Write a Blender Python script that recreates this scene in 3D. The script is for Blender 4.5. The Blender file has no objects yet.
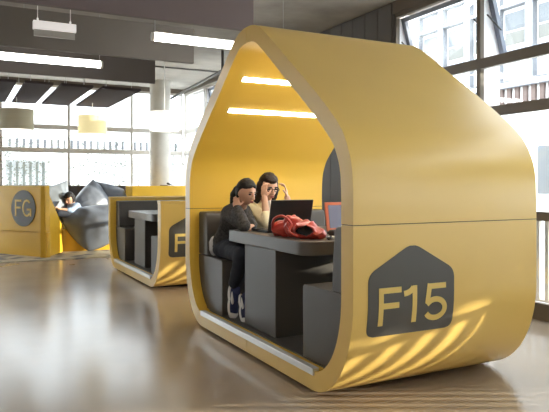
import bpy, bmesh, math, random
from mathutils import Vector, Matrix, noise, Quaternion
random.seed(7)
C = bpy.context.scene.collection
PI = math.pi
# Axes: x runs along the depth of the house pod, y along its open front, z up. Camera looks towards +x+y.

# ------------------------------------------------------------------ materials
def mat(name, col, rough=0.5, metal=0.0, spec=0.5, emit=None, estr=0.0, var=0.0, vscale=4.0, bump=0.0, bscale=60.0, coat=0.0, detail=4.0, sss=0.0):
    m = bpy.data.materials.new(name); m.use_nodes = True
    nt = m.node_tree; b = nt.nodes['Principled BSDF']
    b.inputs['Base Color'].default_value = (*col, 1)
    b.inputs['Roughness'].default_value = rough
    b.inputs['Metallic'].default_value = metal
    b.inputs['Specular IOR Level'].default_value = spec
    b.inputs['Coat Weight'].default_value = coat
    b.inputs['Coat Roughness'].default_value = 0.15
    if sss: b.inputs['Subsurface Weight'].default_value = sss
    if emit:
        b.inputs['Emission Color'].default_value = (*emit, 1); b.inputs['Emission Strength'].default_value = estr
    if var or bump:
        tc = nt.nodes.new('ShaderNodeTexCoord')
    if var:
        n = nt.nodes.new('ShaderNodeTexNoise'); n.inputs['Scale'].default_value = vscale; n.inputs['Detail'].default_value = detail
        nt.links.new(tc.outputs['Object'], n.inputs['Vector'])
        r = nt.nodes.new('ShaderNodeMapRange'); r.inputs['From Min'].default_value = .25; r.inputs['From Max'].default_value = .75
        r.inputs['To Min'].default_value = 1 - var; r.inputs['To Max'].default_value = 1 + var
        nt.links.new(n.outputs['Fac'], r.inputs['Value'])
        mx = nt.nodes.new('ShaderNodeVectorMath'); mx.operation = 'SCALE'
        mx.inputs[0].default_value = col
        nt.links.new(r.outputs['Result'], mx.inputs['Scale'])
        nt.links.new(mx.outputs['Vector'], b.inputs['Base Color'])
    if bump:
        n2 = nt.nodes.new('ShaderNodeTexNoise'); n2.inputs['Scale'].default_value = bscale; n2.inputs['Detail'].default_value = 3
        nt.links.new(tc.outputs['Object'], n2.inputs['Vector'])
        bp = nt.nodes.new('ShaderNodeBump'); bp.inputs['Strength'].default_value = bump; bp.inputs['Distance'].default_value = .01
        nt.links.new(n2.outputs['Fac'], bp.inputs['Height']); nt.links.new(bp.outputs['Normal'], b.inputs['Normal'])
    return m

M = {}
M['yellow'] = mat('yellow_lacquer', (.83, .555, .150), .32, spec=.55, var=.02, vscale=2)
M['seam'] = mat('seam_brown', (.09, .05, .015), .7)
M['liner'] = mat('yellow_liner', (.87, .55, .070), .42, var=.02, vscale=2)
M['nest'] = mat('nest_yellow', (.76, .45, .032), .38, var=.04, vscale=2)
M['grey'] = mat('grey_laminate', (.078, .068, .058), .42, bump=.03, bscale=200)
M['greytop'] = mat('grey_table', (.105, .092, .080), .33, bump=.02, bscale=200)
M['sign'] = mat('sign_grey', (.085, .078, .068), .40)
M['letter'] = mat('sign_letter', (.80, .57, .16), .4)
M['dark'] = mat('dark_plinth', (.015, .014, .013), .7)
M['alu'] = mat('aluminium', (.78, .77, .74), .35, metal=.6)
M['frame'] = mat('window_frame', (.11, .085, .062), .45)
M['glareframe'] = mat('window_frame_glare', (.50, .47, .43), .45)  # frame colour lightened to carry the glare around the far windows
M['white'] = mat('outer_frame_white', (.80, .81, .84), .4)
M['sashblue'] = mat('sash_grey', (.16, .18, .23), .4)
M['rubber'] = mat('black_rubber', (.02, .02, .022), .6)
M['wall'] = mat('wall_paint', (.62, .60, .56), .7, var=.03, vscale=3)
M['pier'] = mat('dark_panel', (.115, .105, .098), .55, var=.05, vscale=3)
M['baffle'] = mat('baffle_felt', (.185, .150, .158), .9, bump=.05, bscale=300)
M['baffle_brown'] = mat('baffle_brown', (.22, .20, .185), .9, bump=.05, bscale=300)
M['baffle_dark'] = mat('baffle_dark', (.15, .132, .122), .9, bump=.05, bscale=300)
M['raft'] = mat('raft_felt', (.052, .040, .042), .95, spec=.15)
M['concrete'] = mat('ceiling_concrete', (.36, .335, .30), .85, var=.22, vscale=2.2, bump=.25, bscale=25, detail=8)
M['column'] = mat('column_concrete', (.52, .50, .46), .8, var=.08, vscale=5, bump=.1, bscale=40)
M['lamp'] = mat('lamp_diffuser', (.9, .9, .9), .4, emit=(1, .98, .94), estr=7.0)
M['podlamp'] = mat('pod_lamp_diffuser', (.9, .9, .9), .4, emit=(1, .95, .86), estr=17.0)
M['lampcap'] = mat('lamp_cap', (.75, .74, .72), .4)
M['wire'] = mat('wire', (.55, .55, .55), .4, metal=.7)
M['beige'] = mat('beige_shade', (.62, .57, .41), .8)
M['cream'] = mat('cream_shade', (.80, .72, .42), .8, emit=(1, .85, .45), estr=.35)
M['whiteshade'] = mat('white_shade', (.88, .88, .85), .8, emit=(1, .98, .92), estr=.5)
M['exit'] = mat('exit_housing', (.88, .85, .84), .5, emit=(1, .95, .94), estr=.28)
M['plate'] = mat('exit_plate', (.45, .44, .42), .3)
M['conduit'] = mat('conduit', (.09, .085, .08), .5)
M['bag'] = mat('beanbag_nylon', (.135, .150, .180), .42, bump=.12, bscale=35)
M['bagL'] = mat('beanbag_nylon_pale', (.21, .235, .265), .42, bump=.12, bscale=35)
M['bagD'] = mat('beanbag_nylon_dark', (.10, .112, .14), .42, bump=.12, bscale=35)
M['nestback'] = mat('nest_back_felt', (.055, .052, .055), .9)
M['olive'] = mat('nest_edge', (.22, .17, .06), .5)
M['skin'] = mat('skin', (.58, .33, .215), .5, sss=.05)
M['skin2'] = mat('skin_fair', (.64, .38, .26), .5, sss=.05)
M['hair'] = mat('hair_black', (.010, .008, .007), .55, spec=.3, bump=.3, bscale=90)
M['hair2'] = mat('hair_brown', (.024, .014, .010), .55, spec=.3, bump=.3, bscale=90)
M['tweed'] = mat('tweed_jacket', (.050, .046, .044), .9, var=.7, vscale=55, bump=.3, bscale=140)
M['creamknit'] = mat('cream_knit', (.80, .70, .46), .85, bump=.2, bscale=150)
M['shirt'] = mat('white_shirt', (.80, .79, .76), .8)
M['denim'] = mat('dark_denim', (.014, .017, .028), .8, bump=.2, bscale=200)
M['bluewear'] = mat('light_blue_shirt', (.32, .42, .58), .8, bump=.1, bscale=60)
M['navy'] = mat('navy_shoe', (.018, .025, .085), .6)
M['shoewhite'] = mat('shoe_white', (.78, .76, .74), .5)
M['eye'] = mat('eye_dark', (.012, .009, .008), .2)
M['lip'] = mat('lip', (.33, .10, .085), .45)
M['black'] = mat('black_plastic', (.014, .014, .016), .35)
M['key'] = mat('key_black', (.03, .03, .032), .5)
M['logo'] = mat('logo_silver', (.45, .45, .45), .3, metal=.5)
M['red'] = mat('red_leather', (.48, .05, .036), .30, coat=.2, bump=.25, bscale=40)
M['redcase'] = mat('red_lid', (.60, .17, .09), .4)
M['screen'] = mat('screen', (.05, .05, .06), .2, emit=(.42, .45, .62), estr=.20)
M['screenoff'] = mat('screen_blue', (.05, .05, .06), .2, emit=(.5, .6, .8), estr=.5)
M['bw'] = mat('white_bead', (.8, .8, .78), .3)
M['paper'] = mat('white_cloth', (.75, .75, .74), .8)
M['facade'] = mat('facade_white', (.82, .83, .84), .8, var=.02)
M['slat'] = mat('facade_slat', (.12, .085, .075), .7)
M['fline'] = mat('facade_edge_line', (.16, .17, .19), .7)  # dark lines drawn along the cornices and pilaster edges
M['fwin'] = mat('facade_glass', (.105, .118, .132), .4)
M['fwin2'] = mat('facade_blind', (.135, .138, .128), .6)
M['outground'] = mat('paving_pale', (.72, .71, .68), .9)
M['greyslat'] = mat('fence_grey', (.06, .06, .065), .6)
M['greenslat'] = mat('fin_greygreen', (.09, .105, .10), .6)
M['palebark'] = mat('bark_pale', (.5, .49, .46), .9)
M['bark'] = mat('bark', (.12, .09, .07), .9)
M['leaf'] = mat('leaf', (.08, .13, .04), .6)
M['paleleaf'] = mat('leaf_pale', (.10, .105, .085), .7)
M['rail'] = mat('railing_grey', (.42, .38, .33), .5)

def floor_material():
    m = mat('polished_floor', (.24, .195, .15), .22, spec=.55)
    nt = m.node_tree; b = nt.nodes['Principled BSDF']
    tc = nt.nodes.new('ShaderNodeTexCoord')
    n = nt.nodes.new('ShaderNodeTexNoise'); n.inputs['Scale'].default_value = .9; n.inputs['Detail'].default_value = 7
    nt.links.new(tc.outputs['Object'], n.inputs['Vector'])
    cr = nt.nodes.new('ShaderNodeValToRGB')
    cr.color_ramp.elements[0].position = .3; cr.color_ramp.elements[0].color = (.315, .248, .185, 1)
    cr.color_ramp.elements[1].position = .7; cr.color_ramp.elements[1].color = (.37, .30, .228, 1)
    nt.links.new(n.outputs['Fac'], cr.inputs['Fac']); nt.links.new(cr.outputs['Color'], b.inputs['Base Color'])
    n2 = nt.nodes.new('ShaderNodeTexNoise'); n2.inputs['Scale'].default_value = 2.5; n2.inputs['Detail'].default_value = 5
    nt.links.new(tc.outputs['Object'], n2.inputs['Vector'])
    r = nt.nodes.new('ShaderNodeMapRange'); r.inputs['To Min'].default_value = .14; r.inputs['To Max'].default_value = .25
    nt.links.new(n2.outputs['Fac'], r.inputs['Value']); nt.links.new(r.outputs['Result'], b.inputs['Roughness'])
    return m
M['floor'] = floor_material()

def glass_material():
    m = bpy.data.materials.new('window_glass'); m.use_nodes = True
    nt = m.node_tree; nt.nodes.clear()
    o = nt.nodes.new('ShaderNodeOutputMaterial'); mx = nt.nodes.new('ShaderNodeMixShader')
    t = nt.nodes.new('ShaderNodeBsdfTransparent'); g = nt.nodes.new('ShaderNodeBsdfGlossy')
    t.inputs['Color'].default_value = (.96, .98, .98, 1); g.inputs['Roughness'].default_value = .02
    mx.inputs['Fac'].default_value = .05
    nt.links.new(t.outputs[0], mx.inputs[1]); nt.links.new(g.outputs[0], mx.inputs[2]); nt.links.new(mx.outputs[0], o.inputs['Surface'])
    return m
M['glass'] = glass_material()

def rug_material():
    m = mat('rug', (.35, .30, .22), .95)
    nt = m.node_tree; b = nt.nodes['Principled BSDF']
    tc = nt.nodes.new('ShaderNodeTexCoord'); v = nt.nodes.new('ShaderNodeTexVoronoi'); v.inputs['Scale'].default_value = 5
    nt.links.new(tc.outputs['Object'], v.inputs['Vector'])
    cr = nt.nodes.new('ShaderNodeValToRGB')
    cr.color_ramp.elements[0].color = (.16, .15, .15, 1); cr.color_ramp.elements[1].color = (.52, .44, .30, 1)
    cr.color_ramp.elements[0].position = .25; cr.color_ramp.elements[1].position = .6
    nt.links.new(v.outputs['Distance'], cr.inputs['Fac']); nt.links.new(cr.outputs['Color'], b.inputs['Base Color'])
    return m
M['rug'] = rug_material()

# ------------------------------------------------------------------ helpers
def tag(o, label=None, cat=None, group=None, kind=None):
    if label: o['label'] = label
    if cat: o['category'] = cat
    if group: o['group'] = group
    if kind: o['kind'] = kind
    return o
def empty(name, loc, label, cat, group=None):
    o = bpy.data.objects.new(name, None); C.objects.link(o); o.location = loc; o.empty_display_size = .1
    return tag(o, label, cat, group)
def obj(name, bm, m, parent=None, smooth=False, bevel=0, seg=2, ang=35):
    me = bpy.data.meshes.new(name)
    bmesh.ops.recalc_face_normals(bm, faces=bm.faces)
    bm.to_mesh(me); bm.free()
    for mm in (m if isinstance(m, (list, tuple)) else [m]): me.materials.append(mm)
    return link(name, me, parent, smooth, bevel, seg, ang)
def link(name, me, parent=None, smooth=False, bevel=0, seg=2, ang=35):
    o = bpy.data.objects.new(name, me); C.objects.link(o)
    if smooth:
        for p in me.polygons: p.use_smooth = True
        if smooth != 'all':
            me.set_sharp_from_angle(angle=math.radians(38))
    if bevel:
        b = o.modifiers.new('bevel', 'BEVEL'); b.width = bevel; b.segments = seg; b.limit_method = 'ANGLE'; b.angle_limit = math.radians(ang)
        b.harden_normals = False
    if parent:
        o.parent = parent
        o.matrix_parent_inverse = Matrix.Translation(-Vector(root_loc(parent)))
    return o
def root_loc(o):
    v = Vector((0, 0, 0))
    # all geometry is written in world coordinates; undo the parents' offsets
    while o:
        v += o.location
        if o.parent: v += o.matrix_parent_inverse.translation
        o = o.parent
    return v
def struct(name, bm, m, parent=None, **k):
    o = obj(name, bm, m, parent, **k)
    if not parent: o['kind'] = 'structure'
    return o
def nb(): return bmesh.new()
def box(bm, x0, x1, y0, y1, z0, z1):
    vs = [bm.verts.new((x, y, z)) for x in (x0, x1) for y in (y0, y1) for z in (z0, z1)]
    for f in ((0,1,3,2),(4,6,7,5),(0,4,5,1),(2,3,7,6),(0,2,6,4),(1,5,7,3)): bm.faces.new([vs[i] for i in f])
    return bm
def B(*a): return box(nb(), *a)
def obox(bm, c, ax, ay, az, sx, sy, sz):
    c = Vector(c); ax = Vector(ax).normalized(); ay = Vector(ay).normalized(); az = Vector(az).normalized()
    vs = [bm.verts.new(c + ax*(i*sx/2) + ay*(j*sy/2) + az*(k*sz/2)) for i in (-1, 1) for j in (-1, 1) for k in (-1, 1)]
    for f in ((0,1,3,2),(4,6,7,5),(0,4,5,1),(2,3,7,6),(0,2,6,4),(1,5,7,3)): bm.faces.new([vs[i] for i in f])
    return bm
def basis(d):
    d = Vector(d).normalized(); a = Vector((0, 0, 1)) if abs(d.z) < .9 else Vector((1, 0, 0))
    u = d.cross(a).normalized(); return u, d.cross(u).normalized(), d
def cone(bm, p, q, r0, r1, n=16, caps=True, rnd=True):
    p, q = Vector(p), Vector(q); u, v, d = basis(q - p)
    prof = [(p, r0), (q, r1)]
    if rnd:
        prof = [(p - d*r0*math.cos(a), r0*math.sin(a)) for a in (.25, .7, 1.15)] + prof + [(q + d*r1*math.cos(a), r1*math.sin(a)) for a in (1.15, .7, .25)]
    rings = [[bm.verts.new(c + (u*math.cos(2*PI*k/n) + v*math.sin(2*PI*k/n))*r) for k in range(n)] for c, r in prof]
    for A, Bq in zip(rings, rings[1:]):
        for k in range(n): bm.faces.new((A[k], A[(k+1) % n], Bq[(k+1) % n], Bq[k]))
    if caps: bm.faces.new(rings[0][::-1]); bm.faces.new(rings[-1])
    return bm
def tube(bm, p, q, r, n=12): return cone(bm, p, q, r, r, n, rnd=False)
def ell(bm, c, ax, ay, az, rx, ry, rz, n=20, m=14, fn=None):
    c, ax, ay, az = Vector(c), Vector(ax), Vector(ay), Vector(az)
    rows = []
    for i in range(1, m):
        t = PI*i/m; rows.append([bm.verts.new(pt(c, ax, ay, az, rx, ry, rz, t, 2*PI*k/n, fn)) for k in range(n)])
    top = bm.verts.new(pt(c, ax, ay, az, rx, ry, rz, 0, 0, fn)); bot = bm.verts.new(pt(c, ax, ay, az, rx, ry, rz, PI, 0, fn))
    for k in range(n):
        bm.faces.new((top, rows[0][k], rows[0][(k+1) % n])); bm.faces.new((bot, rows[-1][(k+1) % n], rows[-1][k]))
        for A, Bq in zip(rows, rows[1:]): bm.faces.new((A[k], Bq[k], Bq[(k+1) % n], A[(k+1) % n]))
    return bm
def pt(c, ax, ay, az, rx, ry, rz, t, p, fn):
    x, y, z = math.sin(t)*math.cos(p), math.sin(t)*math.sin(p), math.cos(t)
    if fn: x, y, z = fn(x, y, z)
    return c + ax*(x*rx) + ay*(y*ry) + az*(z*rz)
X, Y, Z = Vector((1, 0, 0)), Vector((0, 1, 0)), Vector((0, 0, 1))
def prism_x(bm, poly, x0, x1):          # polygon in (y,z) pulled along x
    a = [bm.verts.new((x0, y, z)) for y, z in poly]; b = [bm.verts.new((x1, y, z)) for y, z in poly]
    n = len(poly)
    for i in range(n): bm.faces.new((a[i], a[(i+1) % n], b[(i+1) % n], b[i]))
    bm.faces.new(a[::-1]); bm.faces.new(b); return bm
def prism_z(bm, poly, z0, z1):
    a = [bm.verts.new((x, y, z0)) for x, y in poly]; b = [bm.verts.new((x, y, z1)) for x, y in poly]
    n = len(poly)
    for i in range(n): bm.faces.new((a[i], a[(i+1) % n], b[(i+1) % n], b[i]))
    bm.faces.new(a[::-1]); bm.faces.new(b); return bm
def remesh(bm, vox, smooth=4, fac=.5):
    bmesh.ops.recalc_face_normals(bm, faces=bm.faces)
    me = bpy.data.meshes.new('tmp'); bm.to_mesh(me); bm.free()
    o = bpy.data.objects.new('tmp', me); C.objects.link(o)
    r = o.modifiers.new('r', 'REMESH'); r.mode = 'VOXEL'; r.voxel_size = vox
    if smooth:
        s = o.modifiers.new('s', 'SMOOTH'); s.iterations = smooth; s.factor = fac
    dg = bpy.context.evaluated_depsgraph_get(); dg.update()
    out = bpy.data.meshes.new_from_object(o.evaluated_get(dg))
    bpy.data.objects.remove(o); bpy.data.meshes.remove(me)
    return out
def remeshed(name, bm, vox, m, parent, smooth=4, fold=0, fscale=14):
    me = remesh(bm, vox, smooth)
    if fold:
        nrm = [v.normal.copy() for v in me.vertices]
        for v, nn in zip(me.vertices, nrm):
            v.co += nn*fold*(noise.noise(v.co*fscale) + .5*noise.noise(v.co*fscale*2.1))
    me.materials.clear()
    for mm in (m if isinstance(m, (list, tuple)) else [m]): me.materials.append(mm)
    o = link(name, me, parent, smooth='all'); return o
def bezier_line(pts, n=8):
    out = []
    for i in range(len(pts)-1):
        p0, p1, p2, p3 = pts[max(i-1, 0)], pts[i], pts[i+1], pts[min(i+2, len(pts)-1)]
        for k in range(n):
            t = k/n
            out.append(tuple(.5*((2*b) + (c-a)*t + (2*a-5*b+4*c-d)*t*t + (3*b-a-3*c+d)*t**3) for a, b, c, d in zip(p0, p1, p2, p3)))
    out.append(tuple(pts[-1])); return out
def copy_tree(o, parent=None, off=None):
    c = o.copy(); C.objects.link(c)
    if parent: c.parent = parent; c.matrix_parent_inverse = o.matrix_parent_inverse.copy()
    elif off: c.location = o.location + Vector(off)
    for ch in list(o.children): copy_tree(ch, c)
    return c

# ------------------------------------------------------------------ room
ZC = 3.40
XR = 2.80; YB = 10.9; XL = -6.5; YF = -4.72
struct('floor', B(XL-.2, XR+.3, YF-.2, YB+.3, -.2, 0), M['floor'])
struct('ceiling', B(XL-.2, XR+.3, YF-.2, YB+.3, ZC, ZC+.25), M['concrete'])
struct('wall_left', B(XL-.2, XL, YF, YB, 0, ZC), M['wall'])
struct('wall_front', B(XL, XR, YF-.2, YF, 0, ZC), M['wall'])
# dark panelled pier between the two window runs of the right wall
bm = B(XR, XR+.3, 3.215, 6.915, 0, ZC)
y = 3.24
while y < 6.85:
    box(bm, XR-.018, XR, y, y+.26, .02, ZC-.02); y += .27
struct('wall_right', bm, M['pier'], bevel=.004)
bm = B(XR-.01, XR+.3, YF, 3.215, 3.25, ZC); box(bm, XR-.01, XR+.3, 6.915, YB, 3.30, ZC)
struct('trim_1', bm, M['frame'])
struct('trim_2', B(XL, XR-.012, YB, YB+.3, 3.30, ZC), M['frame'])
ZB = [(0, .15), (.89, .97), (1.88, 1.98), (2.37, 2.47)]
nwin = [0]
def window(side, a0, a1, top=3.25, sash=None):
    nwin[0] += 1
    def bx(bm, a, b, d0, d1, z0, z1):
        if side == 'r': box(bm, XR+d0, XR+d1, a, b, z0, z1)
        else: box(bm, a, b, YB+d0, YB+d1, z0, z1)
    bm = nb()
    for a in (a0, a1):
        s = 1 if a == a0 else -1
        bx(bm, min(a, a+s*.026), max(a, a+s*.026), 0, .05, 0, top)
    for z0, z1 in ZB: bx(bm, a0+.0262, a1-.0262, 0, .05, z0, z1)
    bx(bm, a0+.0262, a1-.0262, 0, .05, top-.05, top)
    root = obj('window_%d' % nwin[0], bm, M['frame' if side == 'r' and a0 < 4 else 'glareframe']); root['kind'] = 'structure'
    bm = nb()
    for a in (a0, a1):
        s = 1 if a == a0 else -1
        bx(bm, min(a, a+s*.024), max(a, a+s*.024), .0505, .27, 0, top)
    for z0, z1 in ZB: bx(bm, a0+.0245, a1-.0245, .0505, .13, z0+.02, z1-.012)
    obj('outer_frame', bm, M['white'], root)
    bm = nb()
    zs = [(.15, .89), (.97, 1.88), (1.98, 2.37)] + ([] if sash else [(2.47, top-.05)])
    for z0, z1 in zs: bx(bm, a0+.024, a1-.024, .07, .078, z0-.012, z1+.012)
    obj('pane', bm, M['glass'], root)
    if sash:
        ang = math.radians(sash); z0, z1 = 2.475, top-.055; L = z1-z0
        d = Vector((math.sin(ang), 0, -math.cos(ang))) if side == 'r' else Vector((0, math.sin(ang), -math.cos(ang)))
        t = Y if side == 'r' else X
        n = d.cross(t).normalized()
        org = Vector((XR+.085, 0, z1)) if side == 'r' else Vector((0, YB+.085, z1))
        A, Bq = a0+.03, a1-.03
        bm = nb()
        for a in (A+.03, Bq-.03): obox(bm, org + t*a + d*(L/2), t, d, n, .055, L, .05)
        for k in (.025, L-.025): obox(bm, org + t*((A+Bq)/2) + d*k, t, d, n, Bq-A, .05, .048)
        s = obj('sash', bm, M['sashblue'], root)
        g = nb(); obox(g, org + t*((A+Bq)/2) + d*(L/2), t, d, n, Bq-A-.1, L-.09, .008)
        obj('pane', g, M['glass'], s)
        bm = nb()
        for a in (A+.06, Bq-.06):
            p = org + t*a + d*(L*.62); q = Vector((XR+.03, a, z1-.30)) if side == 'r' else Vector((a, YB+.03, z1-.30))
            cone(bm, q, p, .008, .008, 8)
        obj('stay_arm', bm, M['rubber'], root)
    return root
ye = [3.19, 1.87, .55, -.77, -2.09, -3.41, -4.72]
for i in range(6): window('r', ye[i+1], ye[i], sash=17 if i in (0, 1) else None)
ye = [10.88, 9.56, 8.24, 6.94]
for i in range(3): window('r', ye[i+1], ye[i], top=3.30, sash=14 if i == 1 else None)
xe = [2.78, 1.60, .26, -1.06, -2.38, -3.70, -5.02, -6.42]
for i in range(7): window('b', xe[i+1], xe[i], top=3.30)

# concrete column
bm = nb(); tube(bm, (1.974, 10.0, 0), (1.974, 10.0, ZC-.001), .215, 40)
tag(obj('concrete_column', bm, M['column'], smooth=True), 'round pale concrete column rising to the ceiling in the far corner', 'column', kind='structure')

# ------------------------------------------------------------------ ceiling things
def baffle(y, x0, x1, z0, z1, m, label):
    root = tag(obj('ceiling_baffle', B(x0, x1, y, y+.06, z0, z1), M[m], bevel=.004), label, 'acoustic baffle', 'long ceiling baffles')
    k = x1-.5
    while k > x0:
        bm = nb(); tube(bm, (k, y+.03, z1), (k, y+.03, ZC), .004, 8); obj('hanger', bm, M['wire'], root); k -= 1.5
baffle(2.90, -5.8, .80, 2.75, 3.32, 'baffle', 'large purple-grey ceiling baffle nearest the camera, ending above the house pod roof')
baffle(4.73, -5.8, .83, 2.75, 3.19, 'baffle_brown', 'middle grey ceiling baffle hanging behind the small white emergency light')
baffle(6.48, -5.8, .84, 2.75, 3.10, 'baffle_dark', 'dark brown ceiling baffle farthest back, behind the left tube light')
rf = [(-2.6, -1.75), (-1.63, -1.07), (-.96, -.56), (-.45, .02), (.16, .76)]
rl = ['dark ceiling raft at the left, mostly outside the frame', 'dark ceiling raft left above the beige drum lampshade', 'dark ceiling raft between the two narrow bright gaps',
      'dark ceiling raft in front of the pale yellow lampshade', 'dark ceiling raft at the right end of the row beside the concrete column']
for (a, b), lb in zip(rf, rl):
    r = tag(obj('ceiling_raft', B(a, b, 7.0, 9.42, 2.70, 2.74), M['raft'], bevel=.004), lb, 'acoustic panel', 'flat ceiling rafts by the far windows')
    for xx in (a+.1, b-.1):
        for yy in (7.2, 9.2):
            bm = nb(); tube(bm, (xx, yy, 2.74), (xx, yy, ZC), .004, 8); obj('hanger', bm, M['wire'], r)
def tube_light(x0, x1, y, z, label):
    z -= .045
    t = empty('tube_light', ((x0+x1)/2, y, z), label, 'ceiling light', 'hanging linear tube lights')
    bm = nb(); n = 14
    poly = [(y + .038*math.cos(a), z + .052 + .042*math.sin(a)) for a in [2*PI*k/n for k in range(n)]]
    prism_x(bm, poly, x0+.03, x1-.03); obj('diffuser', bm, M['lamp'], t, smooth=True)
    obj('top_cover', B(x0+.031, x1-.031, y-.034, y+.034, z+.0945, z+.103), M['lampcap'], t)
    for xa, xb in ((x0, x0+.03), (x1-.03, x1)):
        bm = nb(); prism_x(bm, [(y + (a-y)*1.06, z+.052 + (b-z-.052)*1.06) for a, b in poly], xa, xb); obj('end_cap', bm, M['lampcap'], t, smooth=True)
    for xx in (x0+.04, x1-.04):
        bm = nb(); tube(bm, (xx, y, z+.1), (xx, y, ZC), .004, 8); obj('suspension_wire', bm, M['wire'], t)
tube_light(-.04, 1.56, 3.62, 2.75, 'hanging tube light ending behind the left slope of the house pod')
tube_light(-1.78, -.17, 5.40, 2.75, 'hanging tube light at the left edge below the white emergency light')
for yy in (1.0, -1.2, -3.4):
    for xx in (-5.4, -3.4, -1.4)[:3 if yy < -3 else 2]: tube_light(xx, xx+1.6, yy, 2.75, 'hanging tube light over the floor behind the camera')

t = empty('emergency_light', (-.945, 4.0, 2.80), 'small white emergency light box hanging in front of the middle baffle', 'emergency light')
obj('housing', B(-1.155, -.735, 3.965, 4.035, 2.795, 2.88), M['exit'], t, bevel=.006)
obj('light_plate', B(-1.145, -.745, 3.992, 4.008, 2.725, 2.795), M['plate'], t)
for xx in (-1.11, -.79):
    bm = nb(); tube(bm, (xx, 4.0, 2.88), (xx, 4.0, 2.91), .010, 10); tube(bm, (xx, 4.0, 2.91), (xx, 4.0, ZC), .003, 6); obj('hanger', bm, M['exit'], t)

def shade(x, y, zc, r, h, m, label, ztop=ZC):
    t = empty('pendant_lamp', (x, y, zc), label, 'pendant lamp', 'drum shade pendant lamps')
    bm = nb(); n = 40
    for rr, zz0, zz1 in ((r, zc-h/2, zc+h/2),):
        o = [[bm.verts.new((x+q*math.cos(2*PI*k/n), y+q*math.sin(2*PI*k/n), z)) for k in range(n)] for q, z in ((rr, zz0), (rr, zz1), (rr-.006, zz1), (rr-.006, zz0))]
        for i in range(4):
            for k in range(n): bm.faces.new((o[i][k], o[i][(k+1) % n], o[(i+1) % 4][(k+1) % n], o[(i+1) % 4][k]))
    obj('lamp_shade', bm, M[m], t, smooth=True)
    bm = nb(); tube(bm, (x, y, zc-h/2+.004), (x, y, zc-h/2+.012), r-.007, 40); obj('diffuser_disc', bm, M['whiteshade'], t, smooth=True)
    bm = nb(); tube(bm, (x, y, zc-h/2+.012), (x, y, ztop), .006, 8)
    for a in (0, 2.1, 4.2): tube(bm, (x, y, zc+h/2-.03), (x+(r-.007)*math.cos(a), y+(r-.007)*math.sin(a), zc+h/2-.03), .004, 6)
    obj('cord', bm, M['lampcap'], t)
shade(-.945, 8.61, 2.316, .275, .34, 'beige', 'beige drum pendant lampshade at the left edge of the photo', 2.70)
shade(.353, 8.82, 2.30, .255, .33, 'cream', 'pale yellow drum pendant lampshade, middle one of three', 2.70)
shade(1.46, 8.024, 2.344, .255, .34, 'whiteshade', 'white drum pendant lampshade in front of the concrete column')

t = empty('conduit_pipe', (2.08, 8.5, 3.07), 'dark pipe hung under the ceiling towards the far corner', 'pipe')
bm = nb(); cone(bm, (2.0, 6.62, 3.07), (2.30, 10.80, 3.07), .025, .025, 12); obj('pipe_run', bm, M['conduit'], t, smooth=True)
bm = nb(); cone(bm, (2.0, 6.62, 3.07), (2.0, 6.62, ZC-.01), .022, .022, 12); obj('drop_pipe', bm, M['conduit'], t, smooth=True)
bm = nb(); tube(bm, (-3.0, 8.3, 3.37), (2.75, 8.3, 3.37), .016, 10)
tag(obj('ceiling_conduit', bm, M['conduit'], smooth=True), 'thin conduit line running across the pale concrete ceiling', 'pipe')

# ------------------------------------------------------------------ house pod
W = 2.652; D = 1.377; WT = .113
half = [(0.0, .60), (0.0, .80), (0, 1.0), (0, 1.15), (.012, 1.30), (.050, 1.415), (.125, 1.53), (.29, 1.677), (.466, 1.815), (.716, 2.0), (.94, 2.168), (1.07, 2.262), (1.16, 2.312), (1.25, 2.334), (1.326, 2.338)]
up = bezier_line(half, 5)
low = []
for k in range(0, 19):
    a = PI/2*k/18
    low.append((.42 - .42*math.sin(a)**.97, .60 - .58*math.cos(a)))
low = [(1.326, .02), (.9, .02), (.6, .02)] + low            # bottom centre -> side
right = low + up[1:]
poly_out = right + [(W-a, b) for a, b in right[::-1][1:-1]]
def offset(poly, d):
    n = len(poly); out = []
    for i in range(n):
        p, c, q = Vector(poly[i-1]), Vector(poly[i]), Vector(poly[(i+1) % n])
        t = ((c-p).normalized() + (q-c).normalized()).normalized()
        out.append(tuple(c + Vector((t.y, -t.x))*d if True else c))
    return out
test = offset(poly_out, .1)
sg = 1 if abs(test[len(low)+20][0]) < 50 and test[len(low)+3][0] > 0 else -1
poly_in = offset(poly_out, WT*sg)
SEAM = 1.0
def shell_faces(zlo, zhi, x0, x1, parts):
    """cut the closed ring poly_out/poly_in into runs with zlo<z<zhi and thicken along x"""
    bm = nb(); n = len(poly_out)
    for run in parts:
        rows = [[bm.verts.new((x, *p)) for x, p in ((x0, o), (x1, o), (x1, i), (x0, i))] for o, i in run]
        for A, Bq in zip(rows, rows[1:]):
            for k in range(4): bm.faces.new((A[k], A[(k+1) % 4], Bq[(k+1) % 4], Bq[k])).material_index = 1 if k == 2 else 0
        bm.faces.new(rows[0][::-1]); bm.faces.new(rows[-1])
    return bm
pairs = list(zip(poly_out, poly_in))
# index: 0 bottom centre, rising on the y=0 side to the apex, then down the other side
iapex = len(right)-1
def lerp(a, b, t): return tuple(x+(y-x)*t for x, y in zip(a, b))
def cut(run, zcut, keep_low):
    out = []
    for (o1, i1), (o2, i2) in zip(run, run[1:]):
        a, b = o1[1], o2[1]
        ina = (a < zcut) == keep_low
        inb = (b < zcut) == keep_low
        if ina and not out: out.append((o1, i1))
        if ina != inb:
            t = (zcut-a)/(b-a); o = lerp(o1, o2, t); i = (lerp(i1, i2, t)[0], zcut); out.append((o, i))
        if inb: out.append((o2, i2))
    return out
rrun = pairs[:iapex+1]; lrun = pairs[iapex:] + [pairs[0]]
g = .0024
def clampc(run, s):      # leave a hair gap at the centre line joint
    return [((max(o[0], 1.326+.0035) if s > 0 else min(o[0], 1.326-.0035), o[1]), (max(i[0], 1.326+.0035) if s > 0 else min(i[0], 1.326-.0035), i[1])) for o, i in run]
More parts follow.
